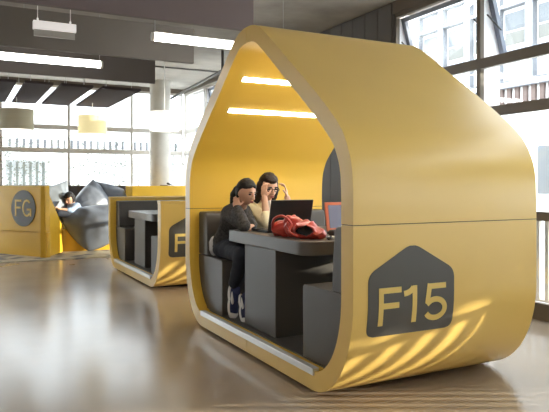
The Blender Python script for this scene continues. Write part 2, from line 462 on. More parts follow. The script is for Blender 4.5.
r_low, r_up = cut(rrun, SEAM-g, True), cut(rrun, SEAM+g, False)
l_up, l_low = cut(lrun, SEAM+g, False), cut(lrun, SEAM-g, True)
full_low = l_low + r_low[1:]
full_up = r_up + l_up[1:]

pod = empty('house_pod', (D/2, W/2, 0), 'large yellow house-shaped meeting pod with open front', 'meeting pod', 'yellow meeting pods')
pod2 = empty('low_pod', (D/2, W/2, 0), 'low roofless yellow booth pod behind the house pod', 'meeting pod', 'yellow meeting pods')
def make_lower(root):
    obj('lower_shell', shell_faces(0, 1, .022, D, [full_low]), [M['yellow'], M['liner']], root, smooth=True)
    for run, s in ((r_low, -1), (l_low, 1)):
        obj('front_rim', shell_faces(0, 1, 0, .0219, [clampc(run, s)]), [M['yellow'], M['liner']], root, smooth=True)
    obj('plinth', B(.10, D-.10, .42, W-.42, 0, .02), M['dark'], root)
    obj('threshold_strip', B(-.012, .03, .39, 2.24, .112, .152), M['alu'], root, bevel=.002)
    obj('floor_mat', B(.085, D-.09, .34, W-.34, .128, .142), M['grey'], root)
make_lower(pod)
obj('upper_shell', shell_faces(0, 1, .022, D, [full_up]), [M['yellow'], M['liner']], pod, smooth=True)
for run, s in ((r_up, -1), (l_up, 1)):
    obj('front_rim', shell_faces(0, 1, 0, .0219, [clampc(run, s)]), [M['yellow'], M['liner']], pod, smooth=True)

for a, b in ((.003, WT-.004), (W-WT+.004, W-.003)):
    obj('seam_strip', B(.003, D-.003, a, b, SEAM-.0022, SEAM+.0022), M['seam'], pod)
# badge on the side wall (y=0), following the tuck of the shell
zo = sorted([(b, a) for a, b in right if b < 1.3])
def ywall(z):
    for (z0, y0), (z1, y1) in zip(zo, zo[1:]):
        if z0 <= z <= z1: return y0 + (y1-y0)*(z-z0)/max(z1-z0, 1e-6)
    return 0
def round_poly(pts, r, n=6):
    out = []; k = len(pts)
    for i in range(k):
        p, c, q = Vector(pts[i-1]), Vector(pts[i]), Vector(pts[(i+1) % k])
        rr = r[i] if isinstance(r, (list, tuple)) else r
        a, b = c + (p-c).normalized()*rr, c + (q-c).normalized()*rr
        for j in range(n+1):
            t = j/n; out.append(tuple((1-t)**2*a + 2*t*(1-t)*c + t*t*b))
    return out
def slab_wall(bm, quads, lift, thick):
    """quads: list of closed 2-D (x,z) convex quads -> thin solid on the wall"""
    for q in quads:
        a = [bm.verts.new((x, ywall(z)-lift-thick, z)) for x, z in q]; b = [bm.verts.new((x, ywall(z)-lift+.001, z)) for x, z in q]
        n = len(q)
        for i in range(n): bm.faces.new((a[i], a[(i+1) % n], b[(i+1) % n], b[i]))
        bm.faces.new(a); bm.faces.new(b[::-1])
def house_badge(root, xc, wdt, z0, z1, zt):
    pts = round_poly([(xc-wdt/2, z0), (xc+wdt/2, z0), (xc+wdt/2, z1), (xc, zt), (xc-wdt/2, z1)], [.055, .055, .05, .06, .05])
    ztop = max(p[1] for p in pts); zs = [z0 + (ztop-z0)*k/60 for k in range(61)]; zs[0] += .0006; zs[-1] -= .0015
    rows = []
    for z in zs:
        xs = []
        for (xa, za), (xb, zb) in zip(pts, pts[1:]+pts[:1]):
            if (za-z)*(zb-z) <= 0 and abs(za-zb) > 1e-9: xs.append(xa+(xb-xa)*(z-za)/(zb-za))
        rows.append((min(xs), max(xs), z))
    bm = nb(); f, bk = [], []
    for a, b, z in rows:
        cs = [(a+(b-a)*i/8) for i in range(9)]
        f.append([bm.verts.new((c, ywall(z)-.0035, z)) for c in cs]); bk.append([bm.verts.new((c, ywall(z)+.001, z)) for c in cs])
    for i in range(len(rows)-1):
        for k in range(8): bm.faces.new((f[i][k], f[i][k+1], f[i+1][k+1], f[i+1][k])); bm.faces.new((bk[i][k], bk[i+1][k], bk[i+1][k+1], bk[i][k+1]))
        bm.faces.new((f[i][0], f[i+1][0], bk[i+1][0], bk[i][0])); bm.faces.new((f[i][8], bk[i][8], bk[i+1][8], f[i+1][8]))
    return obj('number_sign', bm, M['sign'], root)
def stroke(pts, w, cap=True):
    """mitred strip -> quads"""
    P = [Vector(p) for p in pts]; L, R = [], []
    for i, p in enumerate(P):
        if i == 0: d = P[1]-p; n = Vector((-d.y, d.x)).normalized(); k = 1
        elif i == len(P)-1: d = p-P[i-1]; n = Vector((-d.y, d.x)).normalized(); k = 1
        else:
            d1, d2 = (p-P[i-1]).normalized(), (P[i+1]-p).normalized()
            n1, n2 = Vector((-d1.y, d1.x)), Vector((-d2.y, d2.x)); n = (n1+n2).normalized(); k = 1/max(n.dot(n1), .4)
        L.append(p+n*(w/2*k)); R.append(p-n*(w/2*k))
    return [(tuple(R[i]), tuple(R[i+1]), tuple(L[i+1]), tuple(L[i])) for i in range(len(P)-1)]
def subdiv_stroke(pts, step=.03):
    out = []
    for a, b in zip(pts, pts[1:]):
        n = max(1, int(math.dist(a, b)/step))
        out += [lerp(a, b, k/n) for k in range(n)]
    return out+[pts[-1]]
def arc(cx, cy, rx, ry, a0, a1, n=18): return [(cx+rx*math.cos(math.radians(a0+(a1-a0)*k/n)), cy+ry*math.sin(math.radians(a0+(a1-a0)*k/n))) for k in range(n+1)]
def glyph(ch, x, z, w, h, s):
    """strokes of one sans letter in a w x h cell with its foot at (x, z)"""
    if ch == 'F': return [[(x+s/2, z), (x+s/2, z+h)], [(x, z+h-s/2), (x+w, z+h-s/2)], [(x, z+h*.52), (x+w*.9, z+h*.52)]]
    if ch == '1': return [[(x+w-s/2, z), (x+w-s/2, z+h)], arc(x-.004, z+h, w-s*.7, h*.2, -85, -8, 8)]
    if ch == '5':
        c = (x+w*.46, z+h*.32)
        return [[(x+w*.14, z+h-s/2), (x+w*.94, z+h-s/2)], [(x+w*.20, z+h), (x+w*.09, z+h*.47)],
                arc(c[0], c[1], w*.54-s/2, h*.325-s/2, 150, -152, 26)]
    if ch == 'G':
        return [arc(x+w*.5, z+h*.5, w*.5-s/2, h*.5-s/2, 42, 318, 30), [(x+w-s*.5, z+h*.02), (x+w-s*.5, z+h*.48)], [(x+w*.52, z+h*.48-s/2), (x+w, z+h*.48-s/2)]]
def letters_on_wall(root, specs, s, lift=.0036):
    for ch, x, z, w, h in specs:
        bm = nb()
        for i, st in enumerate(glyph(ch, x, z, w, h, s)): slab_wall(bm, stroke(subdiv_stroke(st), s), lift + .0005*i, .002)
        obj('letter', bm, M['letter'], root)
sg1 = house_badge(pod, .394, .60, .395, .735, .895)
sg1['label'] = 'dark grey house-shaped sign reading F15'
letters_on_wall(sg1, [('F', .163, .455, .150, .205), ('1', .330, .455, .092, .205), ('5', .482, .452, .158, .210)], .031)

# interior lamps on the far roof slope
def roof_in(yv):
    s = [(i[0], i[1]) for o, i in (lrun if yv > W/2 else rrun) if i[1] > 1.3]
    for (a, b), (c, d) in zip(s, s[1:]):
        if min(a, c) <= yv <= max(a, c): return b+(d-b)*(yv-a)/(c-a), Vector((0, c-a, d-b)).normalized()
def pod_light(yv, x0, x1, label):
    z, tdir = roof_in(yv); n = Vector((0, tdir.z, -tdir.y)); n = n if n.z < 0 else -n
    c = Vector(((x0+x1)/2, yv, z)) + n*.022
    t = empty('pod_light', c, label, 'strip light', 'strip lights inside the house pod')
    bm = nb(); obox(bm, c - n*.026, X, tdir, n, x1-x0, .054, .014); obj('housing', bm, M['lampcap'], t, bevel=.003)
    bm = nb(); obox(bm, c - n*.019, X, tdir, n, x1-x0-.02, .044, .008); obj('diffuser', bm, M['podlamp'], t, bevel=.003)
pod_light(1.985, .13, 1.25, 'lower glowing strip light on the inner roof of the house pod')
pod_light(1.70, .13, 1.25, 'upper glowing strip light on the inner roof of the house pod')

pod_light(W-1.985, .13, 1.25, 'lower strip light added on the near roof slope to brighten the house pod, out of sight')  # unseen pair of lamps added to brighten the pod interior
pod_light(W-1.70, .13, 1.25, 'upper strip light added on the near roof slope to brighten the house pod, out of sight')

# benches + table
inner = {}
def inside_y(z):        # y of the inner shell surface on the y=0 side
    s = sorted((i[1], i[0]) for o, i in r_low)
    for (z0, y0), (z1, y1) in zip(s, s[1:]):
        if z0 <= z <= z1: return y0+(y1-y0)*(z-z0)/max(z1-z0, 1e-6)
    return WT
def bench(side, label):
    f = (lambda p: p) if side == 'near' else (lambda p: (W-p[0], p[1]))
    t = empty('booth_bench', (D/2, .4 if side == 'near' else W-.4, .13), label, 'bench', 'grey booth benches')
    def outer(z0, z1, n): return [(inside_y(z0+(z1-z0)*k/n)+.006, z0+(z1-z0)*k/n) for k in range(n+1)]
    seat = [(.67, .143)] + [(.67, .575), (.655, .595)] + [(.33, .600)] + outer(.598, .16, 14) + [(.31, .145)]
    bk = outer(.602, .955, 6) + [(.128, .970), (.14, .975), (.275, .975), (.30, .968), (.312, .945), (.335, .70), (.338, .602)]
    bm = nb(); prism_x(bm, [f(p) for p in seat], .082, D-.09); obj('seat', bm, M['grey'], t, smooth=True, bevel=.008)
    bm = nb(); prism_x(bm, [f(p) for p in bk], .084, D-.092); obj('backrest', bm, M['grey'], t, smooth=True, bevel=.008)
    return t
b_near = bench('near', 'grey booth bench at the right of the house pod, partly hidden by its frame')
b_far = bench('far', 'grey booth bench inside the house pod that the two women sit on')
t1 = empty('booth_table', (.68, 1.33, .142), 'grey pedestal table inside the house pod holding the laptops', 'table', 'grey booth tables')
plan = round_poly([(.12, .70), (1.25, .70), (1.25, 1.95), (.12, 1.95)], [.13, .08, .08, .03], 8)
bm = nb(); prism_z(bm, plan, .757, .85); obj('tabletop', bm, M['greytop'], t1, smooth=True, bevel=.006)
obj('pedestal', B(.135, 1.15, 1.14, 1.66, .143, .757), M['grey'], t1, bevel=.006)

for a, b in ((0, WT+.004), (W-WT-.004, W)):
    obj('coping', B(-.004, D+.004, a-.002, b+.002, .9985, 1.032), [M['yellow']], pod2, bevel=.004)
# second pod and its furniture: copies
OFF2 = (.17, 3.98, 0)
make_lower(pod2)
pod2.location += Vector(OFF2)
sg2 = house_badge(pod, .394, .60, .395, .735, .895)     # built at the first pod's place, then handed over
letters_on_wall(sg2, [('F', .163, .455, .150, .205)], .031)
sg2.parent = pod2; sg2.matrix_parent_inverse = Matrix.Translation((-D/2, -W/2, 0)); sg2['label'] = 'dark grey house-shaped sign with letter F'
for src, lb in ((b_near, 'grey bench at the right of the low pod behind its front corner'), (b_far, 'grey bench against the far side of the low pod'), (t1, 'grey pedestal table standing inside the low pod')):
    c = copy_tree(src, off=OFF2); c['label'] = lb

# ------------------------------------------------------------------ things on the table
def laptop(name, label, hinge, dirv, width, depth, lid_h, tilt, case, screen, logo=True):
    """hinge: centre on the table; dirv: horizontal direction from hinge to the user"""
    t = empty(name, hinge, label, 'laptop', 'laptops on the booth table')
    h = Vector(hinge); f = Vector(dirv).normalized(); r = f.cross(Z).normalized()
    bm = nb(); obox(bm, h + f*(depth/2) + Z*.011, r, f, Z, width, depth, .020); base = obj('base', bm, M['black'], t, bevel=.004)
    bm = nb()
    for i in range(5):
        for k in range(13): obox(bm, h + f*(.035+.022*i) + r*((k-6)*width*.068) + Z*.0225, r, f, Z, width*.056, .017, .003)
    obj('keyboard', bm, M['key'], base)
    d = (Z*math.cos(tilt) - f*math.sin(tilt)).normalized(); n = d.cross(r).normalized(); n = n if n.dot(f) > 0 else -n
    bm = nb(); obox(bm, h + Z*.02 + d*(lid_h/2), r, d, n, width, lid_h, .012); lid = obj('lid', bm, M[case], t, bevel=.004)
    bm = nb(); obox(bm, h + Z*.02 + d*(lid_h/2) + n*.0065, r, d, n, width-.05, lid_h-.045, .003); obj('screen', bm, M[screen], lid)
    if logo:
        bm = nb(); ell(bm, h + Z*.02 + d*(lid_h*.42) - n*.0062, r, d, n, .026, .011, .0012); obj('logo', bm, M['logo'], lid, smooth='all')
    return t
laptop('laptop', 'open black laptop with its lid back to us, in front of the two women', (.415, 1.46, .851), (-.04, 1, 0), .37, .25, .235, math.radians(14), 'black', 'screenoff')
laptop('laptop', 'open laptop with orange-red frame and pale blue screen beside the red bag', (.755, 1.17, .851), (.0, -1, 0), .36, .22, .215, math.radians(10), 'redcase', 'screen', logo=False)

# red handbag
t = empty('handbag', (.26, 1.0, .851), 'slouchy red leather handbag lying open on the grey table', 'bag')
bm = nb()
ell(bm, (.21, 1.165, .912), X, Y, Z, .08, .10, .070); ell(bm, (.24, 1.05, .93), X, Y, Z, .075, .09, .085)
ell(bm, (.27, .96, .915), X, Y, Z, .085, .12, .070); ell(bm, (.30, .90, .893), X, Y, Z, .075, .10, .046)
ell(bm, (.20, 1.08, .97), X, Y, Z, .03, .035, .055); ell(bm, (.26, 1.14, .97), X, Y, Z, .045, .05, .045)
me = remesh(bm, .006, 6)
for v in me.vertices: v.co.z = .851 + (v.co.z-.851)*.88
cz = Vector((.215, .885, .906)); vd = Vector((-1.83-.2, -2.66-.9, .3)).normalized(); us = Vector((vd.y, -vd.x, 0)).normalized(); vs_ = vd.cross(us).normalized()
if vs_.z < 0: vs_ = -vs_
inside = set(); nr = [v.normal.copy() for v in me.vertices]
for v, nn in zip(me.vertices, nr):
    p = v.co.copy()
    w = math.sin(p.y*75 + 2.5*math.sin(p.z*40) + p.x*30)*.5 + noise.noise(p*22)
    w2 = 1 - abs(noise.noise(Vector((p.x*9 + 4, p.y*16, p.z*14))))*3
    v.co += nn*(.0065*w + .012*max(0, w2)**2 - .004)
    if v.co.z < .852: v.co.z = .852
    q = p - cz; e = (q.dot(us)/.062)**2 + ((q.dot(vs_))/.034)**2
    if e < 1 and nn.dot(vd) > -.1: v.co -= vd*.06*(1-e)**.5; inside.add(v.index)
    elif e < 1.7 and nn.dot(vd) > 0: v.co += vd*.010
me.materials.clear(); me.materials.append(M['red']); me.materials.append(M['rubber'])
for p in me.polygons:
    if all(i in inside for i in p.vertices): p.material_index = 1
link('bag_body', me, t, smooth='all')
pts = bezier_line([(.13, 1.18, .90), (.10, 1.10, .975), (.13, 1.02, 1.0), (.17, .98, .95), (.14, .95, .90), (.17, .90, .872)], 6)
bm = nb()
for a, b in zip(pts, pts[1:]): cone(bm, a, b, .009, .009, 8)
obj('strap', bm, M['red'], t, smooth='all')
# beaded strap
t = empty('bead_strand', (.42, .80, .851), 'short strand of black and white beads beside the red handbag', 'beads')
pts = bezier_line([(.335, .765, .861), (.355, .80, .861), (.39, .775, .861), (.40, .82, .861), (.44, .80, .861), (.46, .845, .861)], 6)
for i, p in enumerate(pts[::2]):
    bm = nb(); ell(bm, p, X, Y, Z, .0125, .0125, .0125, 10, 8); obj('bead', bm, M['bw' if i % 2 else 'rubber'], t, smooth='all')
bm = nb(); obox(bm, (.57, 1.03, .872), X, Y, Z, .11, .065, .042)
tag(obj('dark_case', bm, M['rubber'], bevel=.014, seg=3), 'small black case lying between the red handbag and the orange-red laptop', 'case')

# ------------------------------------------------------------------ people
def frame(f, up=Z):
    f = Vector(f).normalized(); r = f.cross(up).normalized(); u = r.cross(f).normalized(); return f, r, u
def head(bm, c, f, r, u, s=1.0):
    """sculpted head with jaw, nose, brow, eye sockets, ears"""
    def fn(x, y, z):
        w = 1.0
        if z < 0: w = 1 - .34*(-z)**1.4
        X_, Y_ = x*w, y
        if y > 0:
            Y_ = y*(1 - .10*max(0, z)) ; Y_ *= .92
            Y_ -= .10*math.exp(-((abs(x)-.42)/.16)**2 - ((z-.02)/.12)**2)      # eye sockets
            Y_ += .05*math.exp(-((z-.17)/.09)**2)*max(0, 1-abs(x)*1.3)            # brow
            Y_ += .09*math.exp(-(x/.32)**2 - ((z+.80)/.16)**2)                    # chin
            Y_ += .055*math.exp(-(x/.30)**2 - ((z+.52)/.13)**2)                   # mouth
        else: Y_ = y*1.02
        return X_, Y_, z
    ell(bm, c, r, f, u, .074*s, .096*s, .112*s, 40, 32, fn)
    c = Vector(c)
    # nose: wedge along the middle of the face
    a = c + f*.086*s + u*.012*s; b = c + f*.104*s - u*.030*s
    cone(bm, a, b, .0075*s, .0120*s, 10)
    for k in (-1, 1):
        ell(bm, b - f*.008*s + r*(k*.010*s) - u*.002*s, r, f, u, .009*s, .010*s, .008*s, 10, 8)
        ell(bm, c + r*(k*.072*s) - f*.008*s - u*.006*s, r, f, u, .010*s, .019*s, .030*s, 12, 10)
def face_bits(root, body, c, f, r, u, s=1.0, closed=False):
    c = Vector(c)
    for k in (-1, 1):
        e = c + r*(k*.031*s) + f*.0795*s + u*.004*s
        bm = nb(); ell(bm, e, r, f, u, .0145*s, .009*s, (.0035 if closed else .0072)*s, 14, 10); obj('eye', bm, M['eye'], body, smooth='all')
        bm = nb(); cone(bm, e + u*.020*s - r*(k*.014*s) + f*.007*s, e + u*.021*s + r*(k*.016*s) + f*.001*s, .0042*s, .0028*s, 8); obj('eyebrow', bm, M['hair'], body, smooth='all')
    m_ = c + f*.0905*s - u*.060*s
    bm = nb(); ell(bm, m_ + u*.0045*s, r, f, u, .022*s, .008*s, .0050*s, 16, 8); ell(bm, m_ - u*.0045*s, r, f, u, .018*s, .008*s, .0056*s, 16, 8)
    obj('lips', bm, M['lip'], body, smooth='all')
def hair_cap(bm, c, f, r, u, s=1.0, line=.42, tight=False):
    def fn(x, y, z):
        k = 1.0
        # face window: push the front below the hairline under the skin
        yf = .12 if not tight else -.02 - .25*max(0, -z)
        lz = line - (.30*abs(x) if tight else -.10*abs(x))
        if y > yf and z < lz:
            k = 1 - .26*min(1, (y-yf)/.12)*min(1, (lz - z)/.10)
        if z < -.62: k *= .9
        return x*k, y*k, z*k
    ell(bm, Vector(c) + u*.006*s - f*.006*s, r, f, u, .087*s, .108*s, .122*s, 44, 34, fn)
def hand(bm, wrist, d, n, side, curl=.9, s=1.0):
    """palm + five fingers; d along the hand, n palm normal (fingers curl towards it), side = thumb side vector"""
    w = Vector(wrist); d = Vector(d).normalized(); n = Vector(n).normalized(); n = (n - d*n.dot(d)).normalized(); t = Vector(side); t = (t - d*t.dot(d) - n*t.dot(n)).normalized()
    pc = w + d*.045*s
    ell(bm, pc, t, d, n, .040*s, .052*s, .015*s, 16, 12)
    L = [.040, .045, .042, .033]
    for i in range(4):
        off = (.028 - .0185*i)*s
        p = w + d*.084*s + t*off; a = .25*curl; dd = d
        for j, l in enumerate((1.0, .68, .52)):
            dd = (d*math.cos(a) + n*math.sin(a)).normalized(); q = p + dd*(L[i]*l*s)
            cone(bm, p, q, (.0088-.0007*j)*s, (.0084-.0009*j)*s, 10); p = q; a += curl*.75
    p = w + d*.022*s + t*.030*s; q = p + (t*.75 + d*.65 + n*.35).normalized()*.036*s; e = q + (d*.9 + t*.15 + n*.5).normalized()*.030*s
    cone(bm, p, q, .012*s, .0095*s, 10); cone(bm, q, e, .0095*s, .0078*s, 10)
def loft(bm, rings, n=24):
    """rings: (centre, right, fwd, half width, half depth)"""
    R = [[bm.verts.new(Vector(c) + Vector(r)*(w*math.cos(2*PI*k/n)) + Vector(f)*(d*math.sin(2*PI*k/n))) for k in range(n)] for c, r, f, w, d in rings]
    for A, Bq in zip(R, R[1:]):
        for k in range(n): bm.faces.new((A[k], A[(k+1) % n], Bq[(k+1) % n], Bq[k]))
    bm.faces.new(R[0][::-1]); bm.faces.new(R[-1])
def torso(bm, pelvis, waist, chest, neck, r, g=0):
    pelvis, waist, chest, neck, r = map(Vector, (pelvis, waist, chest, neck, r))
    up = (chest-waist).normalized(); f = up.cross(r).normalized(); f = -f
    fp = Vector((f.x, f.y, 0)).normalized()
    loft(bm, [(pelvis - Z*.09, r, fp, .10+g, .09+g), (pelvis - Z*.05, r, fp, .155+g, .115+g), (pelvis + Z*.02, r, fp, .155+g, .112+g), (waist, r, f, .120+g, .088+g), (waist.lerp(chest, .55), r, f, .135+g, .100+g),
              (chest, r, f, .155+g, .105+g), (chest.lerp(neck, .45), r, f, .150+g, .082+g), (chest.lerp(neck, .75), r, f, .085+g, .060+g), (neck - up*.005, r, f, .052+g, .050+g)])
def limb(bm, pts, rad, g=0):
    for (a, ra), (b, rb) in zip(zip(pts, rad), list(zip(pts, rad))[1:]): cone(bm, a, b, ra+g, rb+g, 18)
def shoe(bm, heel, d, up, s=1.0):
    h = Vector(heel); d = Vector(d).normalized(); up = Vector(up); up = (up - d*up.dot(d)).normalized(); r = d.cross(up).normalized()
    ell(bm, h + d*.05 + up*.035, r, d, up, .038, .075, .045, 16, 12); ell(bm, h + d*.15 + up*.025, r, d, up, .045, .085, .034, 16, 12); ell(bm, h + d*.01 + up*.06, r, d, up, .036, .045, .05, 14, 10)
def sole(bm, heel, d, up):
    h = Vector(heel); d = Vector(d).normalized(); up = Vector(up); up = (up - d*up.dot(d)).normalized(); r = d.cross(up).normalized()
    ell(bm, h + d*.05 + up*.002, r, d, up, .043, .085, .020, 18, 8); ell(bm, h + d*.15 + up*.002, r, d, up, .050, .095, .020, 18, 8)

def seated(label, name, px, py, hd, hc, look, sh, el, wr, kn, an, skin, hairm, top, legs, hands, topname, hs=1.0):
    root = empty(name, (px, py, .60), label, 'person')
    pelvis = Vector((px, py, .70)); neck = Vector(hd)
    chest = pelvis.lerp(neck, .70) + Vector((0, .015, 0)); waist = pelvis.lerp(neck, .34) + Vector((0, .035, 0))
    r = (Vector(sh[0]) - Vector(sh[1])).normalized(); r = -r           # r runs from right shoulder to left shoulder reversed below
    rr = (Vector(sh[0]) - Vector(sh[1])).normalized()                 # towards the person's right
    f, hr, hu = frame(look, Z)
    b = nb(); torso(b, pelvis, waist, chest, neck, rr)
    cone(b, neck - Z*.03, Vector(hc) - hu*.075 - f*.018, .050, .044, 18)
    head(b, hc, f, hr, hu, hs)
    hips = [pelvis + rr*.085 - Z*.02, pelvis - rr*.085 - Z*.02]
    for i in (0, 1):
        limb(b, [sh[i], el[i], wr[i]], [.046, .036, .025])
        limb(b, [hips[i], kn[i], an[i]], [.078, .054, .036])
    for w_, (d, n, s) in zip(wr, hands): hand(b, w_, d, n, s, .95, .86)
    body = remeshed('body', b, .0052, M[skin], root, 2)
    face_bits(root, body, hc, f, hr, hu, hs)
    b = nb(); torso(b, pelvis + Z*.03, waist, chest, neck - Z*.004, rr, .014)
    for i in (0, 1):
        limb(b, [sh[i], el[i], Vector(el[i]).lerp(Vector(wr[i]), top[1])], [.058, .050, .042], .004)
        ell(b, sh[i], X, Y, Z, .062, .062, .058)
    remeshed(topname, b, .008, M[top[0]], root, 5, .006, 16)
    b = nb(); ell(b, pelvis - Z*.035, rr, Vector((-rr.y, rr.x, 0)), Z, .172, .135, .085)
    for i in (0, 1): limb(b, [hips[i], kn[i], Vector(kn[i]).lerp(Vector(an[i]), .94)], [.086, .064, .046], .004)
    remeshed('trousers', b, .009, M[legs], root, 5, .005, 14)
    return root, body, f, hr, hu

# woman in the dark jacket, nearest the opening
W1h = Vector((.258, 1.895, 1.152))
look1 = Vector((.30, -.92, -.27))
sh = [Vector((.150, 2.015, .980)), Vector((.345, 2.125, .985))]
el = [Vector((.165, 1.740, .893)), Vector((.335, 1.985, .89))]
f1, r1, u1 = frame(look1)
wr1 = [Vector((.165, 1.885, 1.026)), Vector((.275, 1.825, .885))]
hands1 = [(Vector((.015, .035, .075)), Vector((.55, .5, .0)), Vector((.5, -.8, .2))), (Vector((-.6, -.65, -.03)), Vector((0, .1, -1)), Vector((-.6, .6, 0)))]
kn = [Vector((.17, 1.775, .655)), Vector((.34, 1.76, .655))]; an = [Vector((.145, 1.885, .41)), Vector((.21, 1.82, .35))]
p1, body1, f1, r1, u1 = seated('woman in dark tweed jacket leaning on the table, hand at her neck', 'person', .25, 2.22, (.255, 2.005, 1.055), W1h, look1, sh, el, wr1, kn, an, 'skin', 'hair', ('tweed', .88), 'denim', hands1, 'jacket', .95)
b = nb(); hair_cap(b, W1h, f1, r1, u1, .915, .62, True)
bk = W1h - f1*.095 - u1*.01
limb(b, [bk, bk - f1*.035 - u1*.05, bk - f1*.03 - u1*.12, bk - f1*.03 - u1*.19], [.045, .040, .033, .014])
remeshed('hair', b, .006, M['hair'], p1, 2, .003, 40)
for i, (h_, d_, u_) in enumerate([((.135, 1.925, .375), (-.02, -.10, -1), (.5, -.85, 0)), ((.20, 1.85, .315), (-.10, -.45, -.75), (.25, -.8, .5))]):
    b = nb(); shoe(b, h_, d_, u_); so = remeshed('shoe', b, .006, M['navy'], p1, 4)
    b = nb(); sole(b, h_, d_, u_); obj('sole', b, M['shoewhite'], so, smooth='all')
    b = nb(); dv = Vector(d_).normalized(); uv = Vector(u_); uv = (uv - dv*uv.dot(dv)).normalized(); rv = dv.cross(uv)
    ell(b, Vector(h_) + dv*.205 + uv*.022, rv, dv, uv, .042, .035, .030); 
    for k in (-1, 1): ell(b, Vector(h_) + dv*.08 + uv*.035 + rv*(k*.03), rv, dv, uv, .014, .06, .012)
    obj('toe_cap', b, M['shoewhite'], so, smooth='all')

# woman in cream, behind
W2h = Vector((.565, 2.105, 1.190))
look2 = Vector((.02, -.95, -.26))
sh = [Vector((.435, 2.20, 1.015)), Vector((.72, 2.185, 1.015))]
el = [Vector((.46, 1.925, .895)), Vector((.70, 1.885, .895))]
wr2 = [Vector((.470, 1.990, 1.105)), Vector((.670, 1.96, 1.105))]
hands2 = [(Vector((.02, .10, .5)), Vector((.75, .45, 0)), Vector((.4, -1, .0))), (Vector((-.02, .10, .5)), Vector((-.75, .45, 0)), Vector((-.4, -1, .0)))]
kn = [Vector((.52, 1.78, .655)), Vector((.68, 1.78, .655))]; an = [Vector((.52, 1.80, .24)), Vector((.68, 1.80, .24))]
p2, body2, f2, r2, u2 = seated('woman in cream knit top holding her glasses with both hands', 'person', .58, 2.27, (.575, 2.165, 1.08), W2h, look2, sh, el, wr2, kn, an, 'skin2', 'hair2', ('creamknit', .30), 'denim', hands2, 'cardigan')
b = nb(); hair_cap(b, W2h, f2, r2, u2, 1.04, .50)
for k in (-1, 1):
    s_ = W2h + r2*(k*.070) - f2*.02
    limb(b, [s_ + u2*.03, s_ - u2*.05 + r2*(k*.010), s_ - u2*.12 - f2*.02 + r2*(k*.008), s_ - u2*.19 - f2*.03], [.030, .034, .032, .016])
limb(b, [W2h - f2*.08, W2h - f2*.085 - u2*.10, W2h - f2*.07 - u2*.18], [.06, .062, .035])
remeshed('hair', b, .006, M['hair2'], p2, 2, .004, 35)
for i, h_ in enumerate([(.52, 1.85, .162), (.68, 1.85, .162)]):
    b = nb(); shoe(b, h_, (0, -1, 0), Z); remeshed('shoe', b, .007, M['rubber'], p2, 4)
b = nb()
ce = W2h + f2*.094 + u2*.004
for k in (-1, 1):
    for q in range(20):
        a0, a1 = 2*PI*q/20, 2*PI*(q+1)/20
        P = lambda a: ce + r2*(k*.032 + .024*math.cos(a)) + u2*(.018*math.sin(a))
        cone(b, P(a0), P(a1), .0028, .0028, 6)
    cone(b, ce + r2*(k*.056) + u2*.006, W2h + r2*(k*.080) - f2*.01 + u2*.008, .0024, .0022, 6)
cone(b, ce - r2*.010 + u2*.004, ce + r2*.010 + u2*.004, .0026, .0026, 6)
obj('glasses', b, M['rubber'], p2, smooth='all')
b = nb(); cf = Vector((.578, 2.105, 1.00)); 
ell(b, cf - Z*.02, X, Y, Z, .05, .055, .10); remeshed('shirt', b, .008, M['shirt'], p2, 3)
# white cloth on the bench behind the first woman
b = nb(); ell(b, (.125, 2.275, .72), X, Y, Z, .045, .035, .085, 14, 10)
b2 = remesh(b, .008, 2)
for v in b2.vertices: v.co += v.normal*.008*noise.noise(v.co*30)
zmin = min(v.co.z for v in b2.vertices)
for v in b2.vertices: v.co.z += .603-zmin
b2.materials.append(M['paper'])
tag(link('cloth_bundle', b2, None, 'all'), 'small white cloth bundle on the bench behind the woman in tweed', 'cloth')

# ------------------------------------------------------------------ reading nest on the left
def panel(bm, a, b, z0, z1, th, zb=None):
    """upright board from plan point a to b; zb = top height at b when sloping"""
    a, b = Vector((*a, 0)), Vector((*b, 0)); d = (b-a).normalized(); n = Vector((-d.y, d.x, 0))*th
    zb = z1 if zb is None else zb
    vs = [bm.verts.new(p + Z*z) for p, z in ((a, z0), (b, z0), (b, zb), (a, z1))] + [bm.verts.new(p + n + Z*z) for p, z in ((a, z0), (b, z0), (b, zb), (a, z1))]
    for f in ((0,1,2,3),(7,6,5,4),(0,4,5,1),(1,5,6,2),(2,6,7,3),(3,7,4,0)): bm.faces.new([vs[i] for i in f])
nest = empty('reading_nest', (.2, 9.2, 0), 'yellow walled reading nest filled with grey beanbags at the left', 'seating nest')
Cc = Vector((-.56, 8.06)); 
cur = bezier_line([(-.56, 8.01), (-.87, 8.50), (-1.22, 9.06), (-1.48, 9.6), (-1.6, 10.3)], 6)
def ribbon(bm, pts, z0, z1, th):
    nrm = []
    for i, p in enumerate(pts):
        q0, q1 = Vector(pts[max(i-1, 0)]), Vector(pts[min(i+1, len(pts)-1)]); d = (q1-q0).normalized(); nrm.append(Vector((d.y, -d.x)))
    rows = []
    for p, n in zip(pts, nrm):
        o = Vector(p); i = o + n*th
        rows.append([bm.verts.new((*q, z)) for q, z in ((o, z0), (o, z1), (i, z1), (i, z0))])
    for A, Bq in zip(rows, rows[1:]):
        for k in range(4): bm.faces.new((A[k], A[(k+1) % 4], Bq[(k+1) % 4], Bq[k]))
    bm.faces.new(rows[0][::-1]); bm.faces.new(rows[-1])
bm = nb(); ribbon(bm, cur, .425, 1.192, .09); fp = obj('front_panel', bm, M['nest'], nest, bevel=.006)
cur2 = [(p[0]+.034, p[1]+.020) for p in cur]
bm = nb(); ribbon(bm, cur2, .0125, .42, .07); obj('front_plinth', bm, M['nest'], nest, bevel=.004)
bm = nb(); panel(bm, (-.56+.012, 8.01+.005), (-.17, 8.80), .0125, 1.190, .09, .47); obj('side_panel', bm, M['nest'], nest, bevel=.006)
